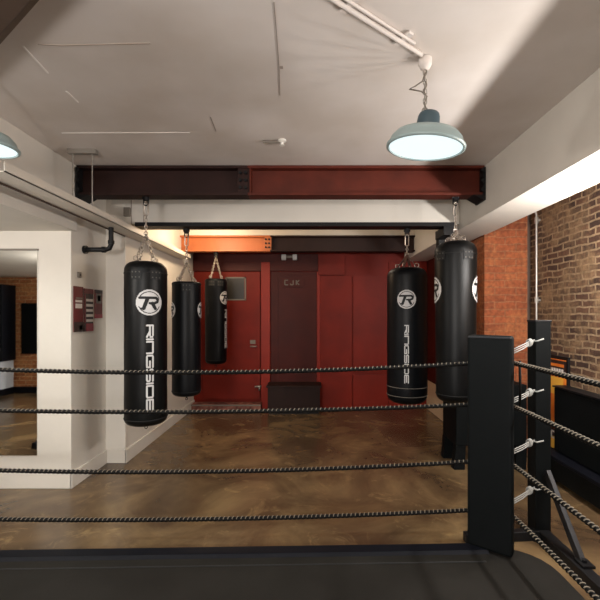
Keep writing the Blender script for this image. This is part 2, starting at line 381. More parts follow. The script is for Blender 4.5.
# ------------------------------------------------------------- punch bags
def seg_mask(segs):
    def f(u, v):
        for (x0,y0,x1,y1,t) in segs:
            dx, dy = x1-x0, y1-y0; L = dx*dx+dy*dy
            k = 0 if L == 0 else max(0, min(1, ((u-x0)*dx+(v-y0)*dy)/L))
            if (u-x0-k*dx)**2+(v-y0-k*dy)**2 < t*t: return True
        return False
    return f
RSEG = [(-.72,.36,.5,.36,.1),(-.14,.3,-.42,-.46,.14),(.5,.36,.66,.24,.11),(.66,.24,.6,.04,.11),(.6,.04,.36,-.06,.1),(.36,-.06,.02,-.06,.09),(.22,-.06,.44,-.46,.13),(-.42,-.46,-.62,-.46,.06)]
rmask = seg_mask(RSEG)
def wrap(mb, cx, cy, R, a0, zc, u0, u1, v0, v1, nu, nv, mask):
    idx = {}; vs = []; fs = []
    def vid(i, j):
        if (i,j) not in idx:
            u = u0+(u1-u0)*i/nu; v = v0+(v1-v0)*j/nv; a = a0+u/R
            idx[(i,j)] = len(vs); vs.append((cx+R*sin(a), cy-R*cos(a), zc+v))
        return idx[(i,j)]
    for i in range(nu):
        for j in range(nv):
            if mask(u0+(u1-u0)*(i+.5)/nu, v0+(v1-v0)*(j+.5)/nv):
                fs.append((vid(i,j), vid(i+1,j), vid(i+1,j+1), vid(i,j+1)))
    mb.add(vs, fs)
FONT = {
 'R': [(0,0,0,1),(0,1,.85,1),(1,.9,1,.6),(.85,.5,0,.5),(.5,.5,1,0)],
 'I': [(0,0,0,1)],
 'N': [(0,0,0,1),(0,1,.9,1),(1,.9,1,0)],
 'G': [(1,1,.1,1),(0,.9,0,.1),(.1,0,1,0),(1,0,1,.5),(1,.5,.5,.5)],
 'S': [(1,1,.1,1),(0,.9,0,.6),(.1,.5,.9,.5),(1,.4,1,.1),(.9,0,0,0)],
 'D': [(0,0,0,1),(0,1,.9,1),(1,.9,1,.1),(.9,0,0,0)],
 'E': [(1,1,0,1),(0,1,0,0),(0,0,1,0),(0,.5,.9,.5)],
 'C': [(1,1,0,1),(0,1,0,0),(0,0,1,0)], 'K': [(0,0,0,1),(.9,1,.1,.5),(.1,.5,.9,0)], 'J': [(.8,1,.8,0),(.8,0,0,0),(0,0,0,.3)],
}
def text_segs(word, h, w, gap, t):
    segs = []; x = 0
    for ch in word:
        ww = 0 if ch == 'I' else w
        for (a,b_,c,d) in FONT[ch]: segs.append((x+a*ww, b_*h, x+c*ww, d*h, t))
        x += ww+gap
    return segs, x-gap
def logo(parent, cx, cy, R, a0, zc, r):
    m1 = lambda u, v: (u*u+v*v) < r*r
    q = MB(); wrap(q, cx, cy, R+.003, a0, zc, -r, r, -r, r, 44, 44, m1); o = q.build('logo', M['white'], parent, smooth=True); tag(o, 'white round logo print')
    m2 = lambda u, v: rmask(u/r, v/r) or (.80 < sqrt(u*u+v*v)/r < .86 and abs(v)/r > .3)
    q = MB(); wrap(q, cx, cy, R+.0045, a0, zc, -r, r, -r, r, 60, 60, m2); q.build('monogram', M['seam'], o, smooth=True)
def lettering(parent, cx, cy, R, a0, ztop, zbot, h):
    L = ztop-zbot; t = h*.125
    gap = 2*t+.005; w = (L-7*gap)/7.0
    x = 0
    for ch in 'RINGSIDE':
        ww = 0 if ch == 'I' else w; hh = h-2*t
        s2 = [(b_*hh-hh/2, -(x+a*ww), d*hh-hh/2, -(x+c*ww), t) for a,b_,c,d in FONT[ch]]     # turned a quarter clockwise: reads downwards
        q = MB(); wrap(q, cx, cy, R+.003, a0, ztop, -h/2, h/2, -(x+ww+t), -(x-t), 26, max(8, int((ww+2*t)/h*26)), seg_mask(s2))
        tag(q.build('letter', M['white'], parent, smooth=True), 'white letter of the vertical lettering')
        x += ww+gap
def bag(label, px, d, ytop, ybot, wpx, yhook, material, logos=(), text=None, chain_spread=.7, apex=None, rtop=.35, rbot=.3, taper=1., legs='chain', zapex=None, hooked=True, band=False, patches=(-.45,.45), tail=True):
    s = 400/d; r = wpx*.96/2/s; cx = (px-310)/s; cy = d
    zt = EYE+(315-ytop-1.2)/s; zb = EYE+(315-ybot+2)/s; zh = EYE+(315-yhook)/s
    face = -math.atan2(cx, cy)
    t = thing('punch_bag', label, 'punch bag', (cx, cy, zb), 'black heavy bags hanging from the steel beams')
    prof = []
    rt = r*rtop; rb = r*rbot
    prof.append((.01, zb))
    for k in range(7):
        a = pi/2*k/6; prof.append((r*taper-rb*1.15+rb*1.15*sin(a), zb+rb*(1-cos(a))))
    nz = 14
    for k in range(1, nz):
        f = k/nz; z = zb+rb+(zt-rt-zb-rb)*f
        prof.append((r*(taper+(1-taper)*f)*(1+.006*sin(f*17)), z))
    for k in range(7):
        a = pi/2*k/6; prof.append((r-rt+rt*cos(a), zt-rt+rt*sin(a)))
    prof.append((.01, zt+.002))
    q = MB(); q.lathe(prof, (cx, cy, 0), 48); body = q.build('body', material, t, smooth=True, auto=50)
    # stitched rings
    q = MB()
    for z in ((zb+rb*1.1, zt-rt*1.3) if not band else (zb+.17*(r/.2), zb+rb*1.05)):
        f = (z-zb)/(zt-zb); R = r*(taper+(1-taper)*f)+.0015
        q.tube([(cx+R*cos(2*pi*k/48), cy+R*sin(2*pi*k/48), z) for k in range(48)], .0035, 5, closed=True)
    split(q, 'seam', M['seam'] if not band else M['grey'], t, smooth=True)
    for a in patches:
        for sgn in (1,):
            q = MB(); wrap(q, cx, cy, r+.004, a+face, zt-rt-.045, -.045, .045, -.035, .04, 8, 6, lambda u, v: True)
            pt = q.build('strap_patch', M['seam'], t)
            q = MB()
            for u in (-.028, 0, .028):
                for v in (-.02, .022):
                    aa = a+face+u/r; p = Vector((cx+(r+.005)*sin(aa), cy-(r+.005)*cos(aa), zt-rt-.045+v))
                    q.tube([p, p+Vector((sin(aa), -cos(aa), 0))*.004], .0055, 6)
            split(q, 'rivet', M['rivet'], pt)
    za = zapex if zapex is not None else zt+.27*r/.175
    q = MB(); q.tube([(cx, cy, zh), (cx, cy, zh-.05)], .026, 8); q.tube([(cx-.03, cy, zh-.02), (cx+.03, cy, zh-.02)], .014, 8); q.link((cx, cy, zh-.06), (0,0,1), (1,0,0), .06, .04, .006)
    q.build('hook', M['blackmetal'], t, smooth=True, auto=40)
    q = MB()
    top = zh-.075
    if top-za > .1:
        q.link((cx, cy, top-.045), (0,0,1), (1,0,0), .11, .034, .006)
        q.chain((cx, cy, top-.095), (cx, cy, za))
    q.build('chain', M['chrome'], t, smooth=True)
    q = MB()
    q.tube([(cx+.016*cos(2*pi*k/12), cy, za-.014+.016*sin(2*pi*k/12)) for k in range(12)], .004, 6, closed=True)
    q.build('top_ring', M['chrome'], t, smooth=True)
    for k in range(4):
        q = MB(); a = pi/4+pi/2*k+.2
        e = Vector((cx+r*chain_spread*cos(a), cy+r*chain_spread*sin(a), zt+.01))
        if legs == 'chain':
            q.chain((cx, cy, za-.02), e, L=.032, w=.021, r=.0035); lg = q.build('chain_leg', M['chrome'], t, smooth=True)
        else:
            q.bar((cx, cy, za-.02), e, .03, .006); lg = q.build('hanging_strap', M['strap'], t)
        q = MB(); q.tube([(e.x+.022*cos(2*pi*j/10)*cos(a), e.y+.022*cos(2*pi*j/10)*sin(a), e.z+.012+.022*sin(2*pi*j/10)) for j in range(10)], .004, 6, closed=True)
        q.build('d_ring', M['chrome'], lg, smooth=True)
    if tail:
        q = MB(); q.tube([(cx, cy, zb+.004), (cx, cy, zb-.03)], .006, 6); q.tube([(cx+.012*cos(2*pi*k/10), cy, zb-.036+.012*sin(2*pi*k/10)) for k in range(10)], .003, 5, closed=True)
        q.build('bottom_ring', M['blackmetal'], t)
    for a, yl, rp in logos:
        f = ((EYE+(315-yl)/s)-zb)/(zt-zb)
        logo(t, cx, cy, r*(taper+(1-taper)*f), a+face, EYE+(315-yl)/s, rp/s)
    if text:
        a, y0, y1, h = text
        lettering(t, cx, cy, r+.002, a+face, EYE+(315-y0)/s, EYE+(315-y1)/s, h/s)
    return t
bag('large black heavy bag by the white left wall, white lettering facing out', 146, 3.40, 261, 425, 42, 195, M['black'],
    logos=((.15,303,12.3),), text=(.17,325,418,7.1), chain_spread=.55, rtop=.45, zapex=EYE+(315-232)/117.6)
bag('black heavy bag with no lettering in view, second from the left wall', 186.5, 4.0, 281, 397, 29, 228.5, M['navy'],
    logos=((-1.38,310,8),(1.38,310,8)), chain_spread=.7, rtop=.12, rbot=.3, zapex=EYE+(315-262)/98.5, patches=(0,))
bag('small black heavy bag hanging from the orange-lit beam before the dark door pane', 216, 5.60, 278, 365.5, 22.5, 252, M['navy'],
    logos=((.95,298,6.5),), text=(1.05,310,352,4.5), chain_spread=.7, rtop=.16, rbot=.35, zapex=EYE+(315-256)/71.4, taper=.97, patches=(-.4,.4))
bag('wide black heavy bag on brown straps before the red panels, lettering facing out', 407, 4.0, 267, 404, 41, 228.5, M['navy'],
    logos=((-.02,300,9),), text=(-.02,325,387,4.3), chain_spread=.5, rtop=.45, rbot=.4, legs='strap', zapex=EYE+(315-254)/98.5, band=True, patches=())
bag('large black heavy bag beside the brick pier, logos turned to its two sides', 455.5, 3.40, 241, 403, 42, 195, M['black'],
    logos=((-1.36,290,13),(1.5,290,13)), chain_spread=.35, rtop=.5, rbot=.35, zapex=EYE+(315-229)/117.6, taper=.93, patches=(-.75,.62), tail=False)

# ------------------------------------------------------------ pendant lamps
def pendant(x, y, zrim, label, lead=True):
    t = thing('pendant_lamp', label, 'lamp', (x, y, zrim), 'enamel pendant lamps over the ring')
    R = .182
    outer = [(R,0),(R+.006,.004),(R+.006,.012),(R-.004,.018),(R-.012,.045),(R-.03,.066),(R-.07,.08),(.075,.088),(.062,.092),(.056,.10)]
    inner = [(.05,.092),(.07,.08),(R-.07,.072),(R-.034,.06),(R-.018,.04),(R-.008,.012),(R-.006,.0)]
    q = MB(); q.lathe(outer+inner+[(R,0)], (x,y,zrim), 48, False, False); sh = q.build('lamp_shade', M['enamel'], t, smooth=True, auto=60)
    q = MB(); q.lathe([(.053,.092),(.056,.10),(.052,.15),(.047,.166),(.04,.172),(.012,.176)], (x,y,zrim), 32); cp = q.build('lamp_cap', M['enamel_dk'], t, smooth=True, auto=50)
    q = MB(); q.lathe([(R-.009,.006),(R-.012,.012),(.02,.014)], (x,y,zrim), 48); df = q.build('diffuser', M['lamp'], t)
    for o in (sh, cp, df): o.rotation_euler = (radians(4), radians(6 if x > 0 else 1), 0)
    q = MB(); q.tube([(x+.014*cos(2*pi*k/12), y, zrim+.186+.014*sin(2*pi*k/12)) for k in range(12)], .004, 6, closed=True)
    q.chain((x,y,zrim+.196),(x,y,ZC-.055), L=.03, w=.017, r=.0026); q.build('chain', M['galv'], t, smooth=True)
    q = MB(); pts = [(x+.006*sin(i*.9), y-.008, zrim+.17+(ZC-.06-zrim-.17)*i/24) for i in range(25)]
    q.tube(pts, .0035, 6)
    if lead:
        q.tube([(x+.01,y-.008,zrim+.25),(x-.02,y-.01,zrim+.275),(x-.08,y-.012,zrim+.285),(x-.05,y-.012,zrim+.30),(x-.015,y-.01,zrim+.325),(x,y-.008,zrim+.37)], .0035, 6)
    q.build('flex', M['greyp'], t, smooth=True)
    q = MB(); q.lathe([(.032,-.002),(.032,-.03),(.022,-.05),(.01,-.058)], (x,y,ZC), 24); q.build('ceiling_rose', M['ceil'], t, smooth=True, auto=50)
    return t
LX, LY = (425-310)/400*1.95, 1.95
LZ = EYE+(315-149)/400*1.95
pendant(LX, LY, LZ, 'grey enamel pendant lamp, lit, hanging in front of the steel beam on the right')
pendant(-1.625, LY-.02, LZ, 'grey enamel pendant lamp, lit, half cut off at the left edge')
# conduits on the ceiling feeding the lamps
q = MB(); a = Vector((.03,1.50,ZC-.014)); c = Vector((LX-.03,LY-.05,ZC-.014))
t = thing('conduit', 'white double conduit running across the ceiling to the right lamp', 'conduit', (a.x, a.y, ZC))
a = Vector((-.66,1.0,ZC-.012)); 
sd = (c-a).cross(Vector((0,0,1))).normalized()
q.tube([a, c], .011, 8); q.tube([a+sd*.032, c+sd*.03-(c-a)*.06], .007, 8); q.build('conduit_pipe', M['ceil'], t, smooth=True, auto=50)
q = MB()
for f in (.45,.68,.9):
    m_ = a+(c-a)*f; q.obox(m_+sd*.015+Vector((0,0,.006)), c-a, sd, (0,0,1), .014, .045, .006)
split(q, 'saddle_clip', M['ceil'], t)
t = thing('trunking', 'dark brown boxed trunking crossing the ceiling in the top left corner', 'trunking', (-1.2, 1.6, ZC))
a = Vector((-.77,1.33,ZC-.04)); c = Vector((-1.58,1.92,ZC-.04)); sd = (c-a).cross(Vector((0,0,1))).normalized()
if sd.y > 0: sd = -sd
q = MB(); q.obox((a+c)/2+sd*.16, c-a, sd, (0,0,1), (c-a).length/2, .13, .039); q.build('trunking_box', M['brown'], t, bevel=.004)
q = MB(); q.obox((a+c)/2+sd*.015+Vector((0,0,.015)), c-a, sd, (0,0,1), (c-a).length/2, .02, .024); tag(q.build('edge_batten', M['brown_l'], t, bevel=.003), 'paler edge batten')

# ------------------------------------------------------------- cable tray
t = thing('cable_tray', 'long cream tray running along the left wall towards the back', 'tray', (-1.735, 3.5, EYE+.77))
xa, xb, za, zb_ = -1.796, -1.640, EYE+.77, EYE+.825
q = MB(); q.box(xa, xb, 2.15, 5.5, za, za+.006); q.box(xb-.006, xb, 2.15, 5.5, za, zb_); q.box(xa, xa+.006, 2.15, 5.5, za, zb_); q.box(xa, xb, 5.49, 5.5, za, zb_); q.build('tray_channel', M['tray'], t)
q = MB(); q.box(xa-.012, xa, 2.15, 3.89, za-.008, zb_); q.build('tray_gap_shade', M['brown'], t)  # dark strip painted in for the shaded gap behind the tray
ys = 3.02
q = MB(); q.box(xa-.03, xb+.03, ys-.02, ys+.02, ZC-.035, ZC-.002); q.build('ceiling_channel', M['galv'], t, bevel=.003)
q = MB()
for x in (xa+.004, xb-.004): q.tube([(x, ys, ZC-.03), (x, ys, zb_-.02)], .0045, 6)
split(q, 'hanger_rod', M['galv'], t)
# black pipe elbow under the tray
q = MB(); zz = EYE+.575; yy = 3.52
q.tube([(-1.99, yy, zz), (-1.80, yy, zz), (-1.765, yy, zz+.012), (-1.75, yy, zz+.045), (-1.75, yy, EYE+.772)], .021, 10)
t = thing('pipe', 'short black elbow pipe from the white pillar up to the tray', 'pipe', (-1.9, yy, zz)); q.build('pipe_run', M['blackmetal'], t, smooth=True, auto=50)
q = MB(); q.tube([(-1.988,yy,zz),(-1.965,yy,zz)], .036, 12); q.build('wall_flange', M['blackmetal'], t)
q = MB(); q.tube([(-1.80,yy,zz),(-1.83,yy,zz)], .027, 12); q.tube([(-1.75,yy,zz+.05),(-1.75,yy,zz+.08)], .027, 12); split(q, 'pipe_collar', M['blackmetal'], t)

# -------------------------------------------------------- wall fittings left
def wall_plate(name, label, cat, c, sy, sz, m_, axis='x', th=.014, extra=None):
    t = thing(name, label, cat, c)
    q = MB()
    if axis == 'x': q.box(c[0], c[0]+th, c[1]-sy/2, c[1]+sy/2, c[2]-sz/2, c[2]+sz/2)
    elif axis == '-x': q.box(c[0]-th, c[0], c[1]-sy/2, c[1]+sy/2, c[2]-sz/2, c[2]+sz/2)
    else: q.box(c[0]-sy/2, c[0]+sy/2, c[1]-th, c[1], c[2]-sz/2, c[2]+sz/2)
    q.build('plate', m_, t, bevel=.003)
    q = MB()
    if axis == 'x': q.box(c[0]+th, c[0]+th+.006, c[1]-sy*.2, c[1]+sy*.2, c[2]-sz*.2, c[2]+sz*.2)
    elif axis == '-x': q.box(c[0]-th-.006, c[0]-th, c[1]-sy*.2, c[1]+sy*.2, c[2]-sz*.2, c[2]+sz*.2)
    else: q.box(c[0]-sy*.2, c[0]+sy*.2, c[1]-th-.006, c[1]-th, c[2]-sz*.2, c[2]+sz*.2)
    q.build('rocker', extra or m_, t, bevel=.002)
wall_plate('light_switch', 'small dark switch on the white pillar above the posters', 'switch', (-1.99, 3.44, EYE+.345), .045, .05, M['greyp'], extra=M['pr_dark'])
wall_plate('junction_box', 'small grey box on the white downstand above the left bag', 'junction box', (-1.775, 3.898, EYE+1.0), .06, .085, M['greyp'], axis='y', th=.03)
wall_plate('light_switch', 'small white switch on the brown brick wall behind the corner post', 'switch', (2.298, 3.90, EYE-.25), .06, .11, M['plastic'], axis='-x')

def poster(label, y0, y1, z0, z1, base, blocks):
    x = -1.989
    t = thing('poster', label, 'poster', (x, (y0+y1)/2, z0))
    q = MB(); q.box(x, x+.006, y0, y1, z0, z1); q.build('sheet', base, t)
    by = {}
    for (a,c,d,e,m_) in blocks:
        by.setdefault(m_, MB()).box(x+.006, x+.008, y0+(y1-y0)*a, y0+(y1-y0)*c, z0+(z1-z0)*d, z0+(z1-z0)*e)
    for m_, q in by.items(): split(q, 'print', M[m_], t)
S = EYE
poster('dark red poster with a pale block, nearest the pillar edge', 3.36, 3.50, S-.145, S+.245, M['pr_red'],
       [(.15,.85,.52,.62,'pr_white'),(.15,.85,.65,.7,'pr_white'),(.2,.9,.72,.76,'grey'),(0,1,0,.22,'pr_dark'),(.55,.9,.05,.14,'grey')])
poster('dark poster with a column of white stripes, middle of three on the pillar', 3.515, 3.66, S-.145, S+.235, M['pr_dark'],
       [(.2,.95,.70,.76,'pr_white'),(.2,.95,.58,.64,'pr_white'),(.2,.95,.46,.52,'pr_white'),(.2,.95,.34,.40,'pr_white'),(.2,.95,.22,.28,'pr_white'),(0,1,.88,1,'pr_red'),(0,.14,.2,.86,'pr_red'),(.2,1,0,.18,'pr_pink')])
poster('short poster with a grey panel, farthest of three on the pillar', 3.69, 3.82, S-.03, S+.235, M['pr_red'],
       [(.2,.85,.52,.86,'grey'),(.3,.75,.6,.8,'pr_white'),(0,1,.88,1,'pr_dark'),(0,1,0,.14,'pr_pink')])

# mirror on the left wall
t = thing('wall_mirror', 'tall frameless mirror on the white left wall', 'mirror', (-2.8, 3.325, .27))
q = MB(); q.box(-3.40, -2.264, 3.318, 3.328, EYE-1.165, EYE+.54); q.build('mirror_glass', M['mirror'], t)
q = MB(); q.box(-3.41, -2.258, 3.312, 3.330, EYE+.535, EYE+.55); q.build('top_rail', M['greyp'], t)
# what the mirror sees: board, dark curtain post and pale cabinet by the rear brick wall
t = thing('wall_board', 'black board on the rear brick wall, seen in the mirror', 'board', (-5.0, -.8, 1.0))
q = MB(); q.box(-5.35, -4.78, -.8, -.77, .72, 1.66); q.build('board', M['pad'], t, bevel=.004)
t = thing('cabinet', 'dark blue cabinet with a pale lower front, seen in the mirror', 'cabinet', (-6.0, -.5, 0))
q = MB(); q.box(-6.45, -5.42, -.735, -.4, .62, 1.98); q.build('cabinet_body', M['edge'], t, bevel=.006)
q = MB(); q.box(-6.45, -5.46, -.735, -.42, .12, .61); q.build('cabinet_front', M['frost'], t, bevel=.006)
q = MB(); q.box(-6.45, -5.46, -.735, -.44, 0, .12); q.build('plinth', M['edge'], t)
q = MB(); q.box(-6.45, -4.0, -.8, -.74, 0, .11); tag(q.build('trim_6', M['edge']), kind='structure')

# --------------------------------------------------- small ceiling fittings
d = 1.25*400/(315-140)
t = thing('sprinkler', 'small brass and white sprinkler on the ceiling before the beam', 'sprinkler', (-.24, d, ZC))
q = MB(); q.lathe([(.03,-.001),(.03,-.012),(.012,-.02),(.01,-.035),(.02,-.037),(.02,-.04)], (-.20, d, ZC), 20); q.build('sprinkler_head', M['plastic'], t, smooth=True, auto=50)
q = MB(); q.tube([(-.335,d,ZC-.014),(-.215,d,ZC-.014)], .009, 8); q.build('pipe', M['greyp'], t, smooth=True, auto=50)
q = MB(); c = P(290, 231, 5.2); q.lathe([(.055,-.001),(.055,-.02),(.04,-.04),(.012,-.05)], (c.x, 5.2, ZC), 24)
tag(q.build('smoke_detector', M['plastic'], smooth=True, auto=50), 'small white smoke detector on the far ceiling above the doors', 'detector')

# back wall fittings
t = thing('emergency_light', 'small pale twin emergency light above the dark door', 'lamp', (P(289,257,YB).x, YB-.05, P(0,259,YB).z))
q = bx(281,297,255.5,257.8, YB-.09, .04); q.build('casing', M['greyp'], t, bevel=.004)
for a in (281.5, 292.5):
    q = bx(a, a+4.5, 254.2, 260, YB-.12, .06); q.build('lamp_head', M['white'], t, bevel=.01)
t = thing('door_sign', 'small grey lettered sign on the dark red door', 'sign', (P(293,282,YB).x, YB-.035, P(0,286,YB).z))
q = bx(282,304,278,287, YB-.035, .014); q.build('sign_board', M['red_dk'], t)
segs, tot = text_segs('CJK', .085, .06, .05, .009)
x0 = P(285,0,YB).x; z0 = P(0,285,YB).z; x = 0
for ch in 'CJK':
    q = MB()
    for (a,c,d_,e) in FONT[ch]:
        q.bar((x0+x+a*.05, YB-.038, z0+c*.07), (x0+x+d_*.05+.0001, YB-.038, z0+e*.07), .015, .008, up=(0,1,0))
    q.build('letter', M['grey'], t); x += .088
t = thing('step_box', 'low dark step box at the foot of the dark red door', 'step', (P(294,0,5.95).x, 5.9, 0))
a = P(268,409,5.85); c = P(320,385,5.85)
q = MB(); q.box(a.x, c.x, 5.80, 6.13, .03, c.z-.03); q.build('step_body', M['step'], t, bevel=.006)
q = MB(); q.box(a.x-.02, c.x+.02, 5.78, 6.13, c.z-.03, c.z); q.build('step_top', M['step'], t, bevel=.006)
q = MB(); q.box(a.x+.02, c.x-.02, 5.83, 6.12, 0, .03); q.build('step_plinth', M['blackmetal'], t)
t = thing('door_threshold', 'worn pinkish ledge under the red door with the dark pane', 'ledge', (P(232,0,6.0).x, 6.0, 0))
a = P(192,0,6.0); c = P(261,0,6.0)
q = MB(); q.box(a.x, c.x, 5.96, 6.13, 0, .11); tag(q.build('ledge', mat('worn_red_paint', srgb(150,96,80), .7, col2=srgb(86,36,28), vscale=11), t, bevel=.006))
q = MB(); q.box(a.x, c.x, 5.95, 5.96, .085, .105); q.build('ledge_strip', M['greyp'], t)

# --------------------------------------------------------- right side things
t = thing('conduit', 'thin grey vertical conduit on the brown brick wall beside the pier', 'conduit', (2.275, 4.02, .9))
q = MB(); q.tube([(2.275,4.02,.7),(2.275,4.02,EYE+1.0),(2.262,4.02,EYE+1.05),(2.22,4.02,EYE+1.08)], .012, 8); q.build('conduit_pipe', M['galv'], t, smooth=True, auto=60)
q = MB()
for z in (EYE+.15, EYE+.95, EYE-.4): q.tube([(2.275,4.02,z-.03),(2.275,4.02,z+.03)], .02, 10); q.box(2.28, 2.30, 3.99, 4.05, z-.01, z+.01)
split(q, 'coupler', M['galv'], t)
# fight poster leaning by the brick wall
t = thing('framed_poster', 'orange poster in a black frame on the brown brick wall behind the corner post', 'poster', (2.29, 3.85, .15))
xw = 2.298; y0, y1, z0, z1 = 3.53, 4.05, EYE-1.27, EYE-.375
q = MB(); q.box(xw-.02, xw, y0, y1, z0, z1); q.build('frame', M['blackmetal'], t, bevel=.003)
def pb(a, c, d_, e, m_, name='print', off=.022):
    q = MB(); q.box(xw-off-.002, xw-off+.004, y0+(y1-y0)*a, y0+(y1-y0)*c, z0+(z1-z0)*d_, z0+(z1-z0)*e); return q.build(name, M[m_], t)
pb(.05,.95,.03,.965,'pr_or','sheet',.021)
pb(.05,.95,.80,.955,'pr_dark','title_band',.022); pb(.1,.9,.89,.92,'pr_or','print',.023)
q = MB()
for k in range(11):
    yy = y0+(y1-y0)*(.12+k*.07); q.box(xw-.026, xw-.022, yy, yy+(y1-y0)*.05, z0+(z1-z0)*.82, z0+(z1-z0)*.87)
split(q, 'letter', M['pr_white'], t)
pb(.5,.93,.55,.72,'pr_dark','print'); pb(.12,.5,.6,.78,'pr_yel','print'); pb(.05,.95,.03,.16,'pr_yel','print'); pb(.3,.75,.15,.24,'pr_dark','print')
for ch, yo in (('D', 3.82), ('C', 3.765)):
    q = MB()
    for (a,c,d_,e) in FONT[ch]:
        yy = yo
        q.bar((xw-.024, yy-a*.04, .295+c*.06), (xw-.024, yy-d_*.04-.0001, .295+e*.06), .004, .014, up=(0,.01,1))
    q.build('letter', M['pr_white'], t)
# long black bench against the brick wall
t = thing('wall_bench', 'long black bench with a tall padded back against the brown brick wall', 'bench', (2.2, 2.2, 0))
q = MB(); q.box(2.17, 2.285, .3, 3.56, .24, .80); q.build('back_panel', M['pad'], t, bevel=.012)
q = MB(); q.box(2.16, 2.29, .29, 3.57, .80, .815); q.build('top_trim', M['blackmetal'], t, bevel=.004)
q = MB(); q.box(2.08, 2.285, .3, 3.62, .04, .205); q.build('seat_box', M['pad'], t, bevel=.008)
q = MB(); q.box(2.07, 2.285, .3, 3.63, .205, .235); q.build('seat_edge', M['edge'], t, bevel=.006)
for y in (.4, 1.9, 3.45):
    q = MB(); q.box(2.10, 2.27, y, y+.06, 0, .04); q.build('foot', M['blackmetal'], t)
# black equipment stand behind the corner pad
t = thing('equipment_box', 'black box on legs behind the corner pad under the right bag', 'box', (1.7, 3.9, 0))
q = MB(); q.box(1.36, 2.02, 3.72, 4.10, .22, .79); q.build('box_body', M['pad'], t, bevel=.01)
for x, y in ((1.36,3.72),(1.93,3.72),(1.36,4.02),(1.93,4.02)):
    q = MB(); q.add([(x-.02,y,0),(x+.08,y,0),(x+.09,y,.22),(x,y,.22),(x-.02,y+.08,0),(x+.08,y+.08,0),(x+.09,y+.08,.22),(x,y+.08,.22)], [(0,1,2,3),(5,4,7,6),(0,4,5,1),(1,5,6,2),(2,6,7,3),(3,7,4,0)]); q.build('leg', M['pad'], t)
q = MB()
for (a,c,d_,e) in ((1.46,.72,1.475,.66),(1.475,.66,1.49,.72),(1.51,.66,1.525,.72)): q.bar((a,3.717,c),(d_,3.717,e),.008,.004, up=(0,1,0))
q.build('print_mark', M['grey'], t)

# ------------------------------------------------------------------ the ring
CX, CY = 1.22, 2.50                    # where the ropes turn the corner
def back(x): return CY - .0255*(CX-x)
cv = [(-3.0, -2.2), (1.36, -2.2)]
for k in range(7):
    a = pi/2*k/6; cv.append((1.36-.24+.24*cos(a), back(1.36)-.09-.24+.24*sin(a)))
cv += [(x, back(x)-.085) for x in (.8, 0, -.8, -1.6, -2.4, -3.0)]
t = thing('boxing_ring', 'dark grey ring floor with black corner post and floor rails in the foreground', 'boxing ring', (-.8, .5, 0))
q = MB(); q.prism(cv, 0.001, .04); q.build('canvas', M['canvas'], t, bevel=.008)
q = MB()
pts = [(x, back(x)-.225, .041) for x in [-3+.2*i for i in range(21)]]; q.tube(pts, .004, 6)
q.build('canvas_seam', M['seam'], t)
q = MB(); xs = [-3+.15*i for i in range(28)]
vs = []; fs = []
for x in xs:
    yb = back(x)-.07; vs += [(x, yb-.085, .04), (x, yb-.07, .056), (x, yb, .058), (x, yb+.01, 0.002)]
for i in range(len(xs)-1):
    for k in range(3): fs.append((i*4+k, (i+1)*4+k, (i+1)*4+k+1, i*4+k+1))
    fs.append((i*4+3, (i+1)*4+3, (i+1)*4, i*4))
q.add(vs, fs); tag(q.build('edge_strip', M['edge'], t, smooth=False), 'blue-black edge strip')

def post(x, y):
    q = MB(); q.box(x-.05, x+.05, y-.05, y+.05, 0, 1.40); p_ = q.build('corner_post', M['pad'], t, bevel=.006)
    q = MB(); q.box(x-.053, x+.053, y-.053, y+.053, 1.395, 1.407); q.build('post_cap', M['blackmetal'], p_, bevel=.003)
    q = MB(); q.box(x-.08, x+.08, y-.08, y+.08, 0, .012); q.build('base_plate', M['blackmetal'], p_)
post(1.50, 2.62)
q = MB(); q.box(1.465, 1.535, -2.2, 2.57, .0, .06); q.build('floor_rail', M['blackmetal'], t, bevel=.006)
q = MB(); q.bar((1.47, 2.575, .03), (.98, 2.535, .03), .05, .06); q.build('floor_rail', M['blackmetal'], t, bevel=.005)
q = MB(); q.bar((1.515, 2.56, .44), (1.515, 2.22, .05), .03, .05); q.build('brace', M['greymetal'], t, bevel=.004)
q = MB(); q.box(1.485, 1.55, 2.17, 2.25, .06, .075); q.tube([(1.515,2.21,.075),(1.515,2.21,.09)], .014, 6); q.build('brace_foot', M['blackmetal'], t)
# far left post, where the back ropes end
q = MB(); q.box(-2.78, -2.68, 2.42, 2.52, 0, 1.40); q.build('corner_post', M['pad'], t, bevel=.006)

